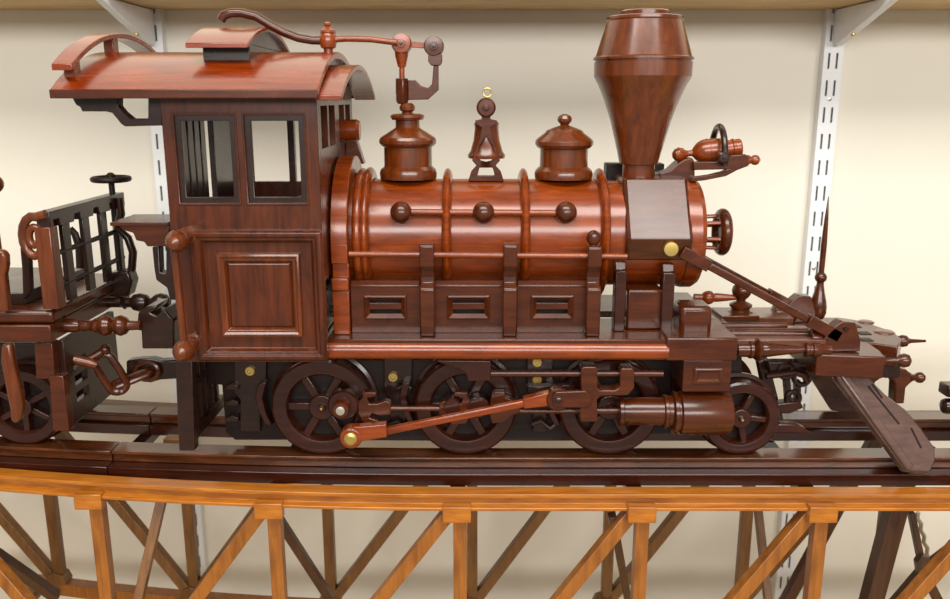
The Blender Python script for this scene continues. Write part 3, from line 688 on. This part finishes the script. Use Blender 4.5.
# pilot beam
zbm = CZ-.2245; thb = .0205
BY = .735
outline = [(817, 354.5), (885, 357), (880, 350.5), (868, 342.5), (898, 346.5), (902, 339), (893, 331), (880, 327), (868, 322.5), (854, 319.5)]
pts = [atz(a, b, zbm) for a, b in outline]
far = Vector((pts[0].x, .868, zbm)); pts.append(Vector((pts[-1].x-.012, .868, zbm))); pts.append(far)
bm_ = MB().poly(pts, (0, 0, -thb)).build('pilot_beam', 'brown', L, .0012)
for a, b, c_, d_ in ((856, 337, 872, 340), (856, 331.5, 870, 333.5), (848, 325, 860, 326.5)):
    p, q = atz(a, b, zbm), atz(c_, d_, zbm)
    MB().box(p.x, q.x, q.y-.004, q.y+.006, zbm-.001, zbm+.0006).build('beam_slot', 'black', bm_, 0)
cc = atz(884, 332, zbm); MB().lathe(cc-Vector((0, 0, .001)), (0, 0, 1), [(0, .010), (.0014, .010), (.002, .009)], 24).build('beam_boss', 'deck', bm_, .0004)
cc = atz(866, 322, zbm); MB().lathe(cc-Vector((0, 0, .001)), (0, 0, 1), [(0, .008), (.0014, .008), (.002, .007)], 24).build('beam_boss', 'deck', bm_, .0004)
# stay brackets standing on the beam
b1, b2 = MB().slab([(821, 352.5), (860, 351.5), (861, 341), (856, 323), (842, 321.5), (836, 326), (829, 333), (822, 341)], .741, .014).build('stay_bracket', 'brown', L, .001, mirror=True)
m = MB(); m.lathe(at(808, 337, .752), at(833, 341, .752)-at(808, 337, .752), [(0, .006), (.001, .0085), (.020, .0085), (.024, .007)], 20)
m.build('stay_roller', 'brown', L, .0004, mirror=True)
bolt_c = at(846, 329, .7405); MB().lathe(bolt_c+Vector((0, .002, 0)), (0, -1, 0), [(0, .0025), (.0035, .0022), (.0036, 0)], 12).build('bracket_pin', 'dark', b1, 0)
# tall spike
lathe_v(MB(), 822.5, 260, .853, [(318, 6), (316, 7), (312, 8.3), (306, 8.3), (300, 7.2), (292, 5), (285, 3.6), (282, 3.4), (280.5, 5), (278, 6), (275.5, 5.6), (273.5, 4), (272.5, 2.8), (271, 2.7), (245, 2.9), (220, 2.0), (197, .45), (196, 0)], 24).build('flag_spike', 'brown', L, 0)
# spindles and draw hook at the very front
lathe_h(MB(), 341, .80, [(890, 3), (897, 3.6), (898.5, 5.2), (902, 6.2), (906, 5.6), (908, 3.4), (911, 2.2), (925.5, 1.3), (926, 0)], 20).build('front_spindle', 'brown', L, 0)
lathe_h(MB(), 360.5, .748, [(880, 6), (884, 5.6), (885, 3), (895, 2.8), (898, 4), (900, 6), (904, 7.2), (908, 6.2), (910.5, 3), (911, 0)], 20).build('front_spindle', 'brown', L, 0)
hk = MB().slab([(845, 372), (880, 371), (900, 368.5), (907, 370), (913, 376), (911, 383), (906, 388), (904.5, 404), (894, 404), (895, 384), (893, 379), (882, 378), (876, 382), (872, 390), (862, 388), (860, 378), (845, 380)], .792, .014).build('draw_hook', 'brown', L, .0016)
lathe_h(MB(), 377.5, .799, [(909, 5.6), (912, 3.6), (915, 3.2), (916.5, 4.6), (919, 5.6), (921.5, 5.4), (924, 3.4), (925, 0)], 20).build('hook_ball', 'brown', hk, 0)
# pilot plough: two slanting boards
def plough():
    P3 = [at(837, 374, .738), at(907, 472, .713), at(866, 374, .743)]
    A, D, B = P3
    nrm = (B-A).cross(D-A).normalized()
    if nrm.y > 0: nrm = -nrm
    pxs = [(837, 374), (838.5, 379), (907, 472), (930, 474), (936, 461), (935.5, 448), (921, 427), (906, 409), (886, 394), (866, 374)]
    flat = [ray(*q)*((A-Vector((0, 0, CZ))).dot(nrm)/ray(*q).dot(nrm))+Vector((0, 0, CZ)) for q in pxs]
    o_ = MB().poly(flat, -nrm*.010).build('pilot_plough', 'plow', L, .0022, label='plum brown slanting board')
    e0, e1 = flat[0], flat[2]; inw = (flat[-1]-flat[0]); dd = (e1-e0).normalized(); inw = (inw-dd*inw.dot(dd)).normalized()
    MB().bar(e0+inw*.0042+nrm*.001, e1+inw*.0042+nrm*.001-dd*.001, .0042, .0080, nrm).build('plough_rim', 'plow', o_, .0016)
    def onp(px, py):
        d2 = ray(px, py); o3 = Vector((0, 0, CZ)); t = (A-o3).dot(nrm)/d2.dot(nrm); return o3+d2*t
    for p_, q_ in (((868, 386), (899, 424)), ((872, 384), (882, 398)), ((911, 428), (921, 448))):
        MB().bar(onp(*p_), onp(*q_), .0010, .0016, nrm).build('board_slit', 'black', o_, 0)
    m_ = [Vector((p.x, 2*Y0-p.y, p.z)) for p in flat]; n2 = Vector((nrm.x, -nrm.y, nrm.z))
    MB().poly(m_, -n2*.010).build('pilot_plough', 'plow', L, .0022, label='plum brown slanting board')
plough()
MB().box(X(836, 385, .80), X(880, 385, .80), .765, .835, zbm-thb-.012, zbm-thb+.001).build('plough_block', 'dark', L, .001)
# truck links behind the small wheel
tk = MB().slab([(768, 362), (812, 362), (812, 368), (800, 372), (770, 374)], .775, .012).build('truck_frame', 'dark', L, .001)
for cxp, cyp, r in ((802, 377, 8), (786, 371, 7), (793, 398, 6.5)):
    c = at(cxp, cyp, .775); MB().tube([c+Vector((math.cos(t), 0, math.sin(t)))*S(r, cyp, .775) for t in [2*PI*k/20 for k in range(20)]], .0026, 8, True).build('truck_link', 'dark', tk, 0)
MB().tube([at(766, 376, .772), at(782, 374, .772), at(794, 372, .772), at(804, 375, .772), at(807, 381, .772)], .0034, 10).build('truck_link', 'wheel', tk, 0)
for (a, b) in (((786, 376), (788, 402)), ((797, 380), (797, 404))):
    MB().bar(at(a[0], a[1], .78), at(b[0], b[1], .78), .008, .0055).build('truck_hanger', 'dark', tk, .0008)
MB().slab([(776, 404), (800, 401), (804, 408), (790, 414), (776, 414)], .772, .012).build('truck_arm', 'wheel', tk, .0014)
MB().slab([(770, 424), (796, 424), (806, 429), (811, 434), (790, 433), (770, 434)], .757, .010).build('truck_guard', 'wheel', tk, .0012)
MB().slab([(758, 362), (768, 358), (784, 420), (770, 420)], .786, .01).build('truck_hanger', 'dark', tk, .001)

# ------------------------------------------------------------------ tender at the left
tn = thing('model_tender', 'dark red wooden model tender with barred end gate behind the cab', 'model train', (X(-40, 440, .81), .81, RT))
T = tn; TY, TF = .722, .898
xe = X(51, 334, TY)
xL = -.52
MB().box(xL, xe, TY, TF, Z(342, TY), Z(325.5, TY)).build('end_beam', 'brown', T, .001)
MB().box(xL, X(51, 318, TY), TY+.004, TF-.004, Z(325, TY), Z(312, TY)).build('floor', 'brown', T, .003)
# gate
xg = X(43, 250, TY)
gz0 = Z(310, TY)
gate = MB().box(xg-.007, xg+.007, .724, .738, gz0, Z(228, TY)).build('end_gate', 'redz', T, .0008)
sc = []
cs = at(31, 240, .722)
for k in range(27):
    t = k/26; ang = PI*.40+t*PI*3.4; r = .0160*(1-t*.80)
    sc.append(cs+Vector((math.cos(ang)*r*.72, 0, math.sin(ang)*r*1.25)))
MB().tube([at(46, 214, .728)]+[q+Vector((0, .006, 0)) for q in sc], [.0040]*14+[.0034]*14, 12).build('gate_scroll', 'redz', gate, 0)
for k, y in enumerate((.764, .804, .843, .877)):
    MB().box(xg-.0022, xg+.0022, y-.0068, y+.0068, gz0, Z(222, TY)+.002).build('gate_bar', 'dark', gate, .0006)
m = MB()
zt0, zt1 = Z(213, TY), Z(220.5, TY)
tp = [(.728, zt0), (.888, zt0), (.888, zt1-.004)]
for yb in (.875, .839, .799, .759):
    tp += [(yb+.013, zt1-.008), (yb-.013, zt1-.008), (yb-.015, zt1-.001), (yb-.025, zt1-.001)]
tp += [(.734, zt1-.008), (.728, zt1-.008)]
m.poly([(xg-.006, y, z) for y, z in tp], (.012, 0, 0)).build('gate_top', 'dark', gate, .0006)
for p_ in (258, 291):
    MB().tube([(xg, .73, Z(p_, TY)), (xg, .885, Z(p_, TY))], .0024, 10).build('gate_rod', 'black', gate, 0)
MB().slab([(20, 248), (28, 249), (30, 292), (23, 300), (22, 270)], .745, .008).build('gate_strut', 'dark', gate, .0006)
MB().tube([at(70, 229, .80), at(75, 234, .80), at(79, 246, .80), at(80, 268, .80)], .0035, 10).build('gate_strut', 'dark', gate, 0)
# brake wheel
xw = X(115, 220, .872)
bw = MB().tube([(xw, .872, Z(300, .872)), (xw, .872, Z(176, .872))], .0030, 12).build('brake_shaft', 'black', T, 0)
zz = Z(179, .872)
MB().ring((xw, .872, zz), (0, 0, 1), [(.0030*math.cos(t), .0170+.0030*math.sin(t)) for t in [2*PI*k/12 for k in range(12)]], 36).lathe((xw, .872, zz-.0015), (0, 0, 1), [(0, .0165), (.002, .0165)], 24).lathe((xw, .872, zz), (0, 0, 1), [(0, .005), (.004, .005), (.0055, .003), (.0065, .002), (.0066, 0)], 14).build('brake_wheel', 'black', bw, 0)
MB().tube([at(119, 198, .868), at(121, 214, .868), at(117, 228, .868), at(128, 238, .868), at(133, 252, .868), at(132, 268, .868), at(124, 282, .868)], .0042, 12).build('brake_bracket', 'dark', bw, 0)
MB().slab([(107, 273), (128, 271), (132, 282), (128, 297), (110, 297)], .855, .02).build('brake_block', 'dark', bw, .002)
# spindles between tender and cab
lathe_h(MB(), 325.5, .752, [(60, 7), (76, 7), (80, 5), (84, 6), (88, 5), (93, 5.5), (96, 7.5), (98, 6), (101, 9), (106, 10.8), (111, 9), (113, 5.5), (116, 9), (121, 10.6), (126, 8.6), (129, 5), (138, 4.4), (141, 5)], 24).build('buffer_spindle', 'brown', T, 0)
lathe_h(MB(), 302.5, .848, [(100, 5), (122, 5), (125, 7), (127, 5), (131, 5), (134, 8), (141, 9.6), (147, 8), (150, 4.5), (152, 5), (156, 8.5), (161, 9.6), (167, 8), (170, 4)], 24).build('buffer_spindle', 'dark', T, 0)
# end panel below the beam
ep = MB().slab([(34, 343), (52, 343), (55, 379), (36, 379)], .726, .012).slab([(49, 376), (63, 376), (69, 431), (53, 431)], .724, .012).build('step_post', 'brown', T, .0008)
xq = X(60, 400, .73)
za, zb_ = Z(430, .726), Z(344, .726)
m = MB().grid([.736, .846, .75, .775], [za, zb_, za+.018, za+.027, za+.034, za+.043, za+.050, za+.058], [(.75, .775, za+.018, za+.027), (.75, .775, za+.034, za+.043), (.75, .775, za+.050, za+.058)], lambda u, v: Vector((xq+.006, u, v)), (-.006, 0, 0))
m.build('end_panel', 'dark', T, .0006)
MB().slab([(1, 345), (10, 345), (13, 365), (18, 386), (22, 406), (20, 420), (15, 424.5), (10, 421), (9.5, 410), (4, 383), (0, 362)], .716, .009).build('hanger_strap', 'redz', T, .0022)
MB().slab([(-6, 250), (2, 251), (5.5, 256), (6, 266), (4, 275), (8, 312), (-4, 312)], .716, .009).build('corner_post', 'redz', T, .002)
c = at(-6.5, 184, .75); MB().ball(c, S(9.5, 184, .75)).lathe(c+Vector((-.004, 0, -.10)), (0, 0, 1), [(0, .004), (.095, .0035)], 12).build('lever_knob', 'redz', T, 0)
def twheel(px, R, Yn):
    xc = X(px, 404, Yn)
    for s_ in (1, -1):
        yn = Yn+ysh(xc) if s_ > 0 else 2*Y0-Yn+ysh(xc)
        o_ = Vector((xc, yn, RT+R)); ax_ = (0, s_, 0); ri = R*.66
        w_ = MB().ring(o_, ax_, [(0, ri+.002), (0, R-.0022), (.0016, R-.0004), (.017, R), (.0185, R+.0028), (.0212, R+.0028), (.0212, ri), (.003, ri)], 60).build('wheel', 'wheel', T, 0, 26)
        MB().lathe(o_, ax_, [(.012, ri+.001), (.018, ri+.001)], 36).build('wheel_back', 'black', w_, 0)
        MB().lathe(o_, ax_, [(-.001, 0), (-.001, R*.25), (.02, R*.25)], 28).build('hub', 'wheel', w_, .0004)
        for k in range(6):
            t = 2*PI*(k+.5)/6; e = Vector((math.cos(t), 0, math.sin(t)))
            MB().bar(o_+e*R*.2+Vector((0, s_*.008, 0)), o_+e*(ri+.002)+Vector((0, s_*.008, 0)), .009, R*.16).build('spoke', 'wheel', w_, .001)
    MB().lathe((xc, Yn+.016+ysh(xc), RT+R), (0, 1, 0), [(0, .006), (2*(Y0-Yn-.016), .006)], 16).build('axle', 'black', T, 0)
twheel(6, .0385, .745); twheel(-75, .0385, .745)
MB().slab([(-110, 343), (50, 343), (50, 362), (30, 366), (10, 385), (-20, 385), (-40, 372), (-110, 372)], .795, .01).build('truck_side', 'dark', T, .001)
MB().box(xL, X(20, 300, .74), .75, .87, Z(312, TY), Z(300, TY)).build('coal_floor', 'dark', T, .001)

# ------------------------------------------------------------------ coupling chain
chn = thing('coupling_chain', 'wooden chain of links hanging between tender and cab', 'chain', at(108, 375, .78))
def link(p, q, wd, r, tilt, mat='brown'):
    p, q = Vector(p), Vector(q); t = (q-p).normalized(); sd = Vector(tilt); sd = (sd-t*sd.dot(t)).normalized()
    pts = []; hl_ = (q-p).length/2; c_ = (p+q)/2
    for k in range(24):
        a_ = 2*PI*k/24; ca, sa_ = math.cos(a_), math.sin(a_)
        pts.append(c_+t*(ca*wd+(hl_-wd)*(1 if ca > 0.001 else (-1 if ca < -.001 else 0)))+sd*sa_*wd)
    return MB().tube(pts, r, 10, True).build('link', mat, chn, 0)
MB().tube([at(61, 358, .752), at(72, 359, .754), at(86, 362, .757), at(97, 365, .760)], [.0036, .0042, .0046, .0040], 12).build('hook_bar', 'redz', chn, .0006)
c = at(105.5, 349.5, .770); MB().tube([at(84, 362, .762), at(95, 356, .766), c], .0036, 12).ball(c, .0052, 16).build('toggle', 'brown', chn, 0)
link(at(99, 355, .77), at(122, 391, .775), .0085, .0036, (.8, .3, .6))
link(at(113, 386, .777), at(151, 371, .792), .0050, .0030, (0, .9, .3))

# ------------------------------------------------------------------ next wagon just past the right edge
wg = thing('model_wagon', 'dark brown wooden wagon end peeking in at the right edge', 'model train', (X(1010, 440, .80), .80, RT))
xb_ = X(992, 390, .79)
MB().box(xb_, xb_+.12, .75, .85, Z(388, .79), Z(372, .79)).build('wagon_body', 'dark', wg, .001)
MB().box(X(943.5, 390, .79), xb_+.004, .782, .80, Z(395, .79), Z(384, .79)).build('coupler_plate', 'dark', wg, .0015)
lathe_h(MB(), 406, .79, [(942, 3), (943, 7), (946, 8), (962, 8), (998, 8)], 20).build('coupler_drum', 'dark', wg, .0005)
MB().box(xb_+.01, xb_+.11, .79, .81, Z(416, .79), Z(388, .79)).build('bogie', 'dark', wg, .001)
for xx in (.03, .09):
    for yy, s_ in ((.745, 1), (.855, -1)):
        o_ = Vector((xb_+xx, yy, RT+.026))
        MB().lathe(o_, (0, s_, 0), [(0, .008), (0, .024), (.001, .026), (.017, .026), (.0185, .0285), (.021, .0285)], 32).build('wheel', 'wheel', wg, 0)
    MB().lathe((xb_+xx, .764, RT+.026), (0, 1, 0), [(0, .005), (.072, .005)], 12).build('axle', 'black', wg, 0)

# ------------------------------------------------------------------ light: ceiling lamps of the room and an added frontal fill
def area(name, loc, target, sx, sy, power, col):
    l = bpy.data.lights.new(name, 'AREA'); l.shape = 'RECTANGLE'; l.size = sx; l.size_y = sy; l.energy = power; l.color = col
    o_ = bpy.data.objects.new(name, l); COL.objects.link(o_); o_.location = loc
    o_.rotation_euler = (Vector(target)-Vector(loc)).to_track_quat('-Z', 'Y').to_euler()
    return o_
area('ceiling_lamp', (.0, -.25, 2.10), (.1, .80, .5), 2.0, .6, 46, (1, .96, .89))
area('front_fill', (.45, -2.2, 1.40), (.12, 1.0, .62), 3.4, .55, 80, (1, .975, .94))  # added fill from the front to brighten the wall, no known source
wd = bpy.data.worlds.new('room_light'); SC.world = wd; wd.use_nodes = True
bg = wd.node_tree.nodes['Background']; bg.inputs[0].default_value = (1, .93, .82, 1); bg.inputs[1].default_value = .40

# ------------------------------------------------------------------ camera
cam = bpy.data.cameras.new('camera'); co = bpy.data.objects.new('camera', cam); COL.objects.link(co)
co.location = (0, 0, CZ); co.rotation_euler = (PI/2-PITCH, 0, 0)
cam.sensor_width = 36; cam.lens = 36*F/950; cam.clip_start = .01
cam.dof.use_dof = True; cam.dof.focus_distance = .76; cam.dof.aperture_fstop = 9
SC.camera = co
SC.view_settings.view_transform = 'Standard'; SC.view_settings.look = 'None'
SC.view_settings.gamma = 1; SC.view_settings.use_curve_mapping = False
SC.view_settings.exposure = 0.0
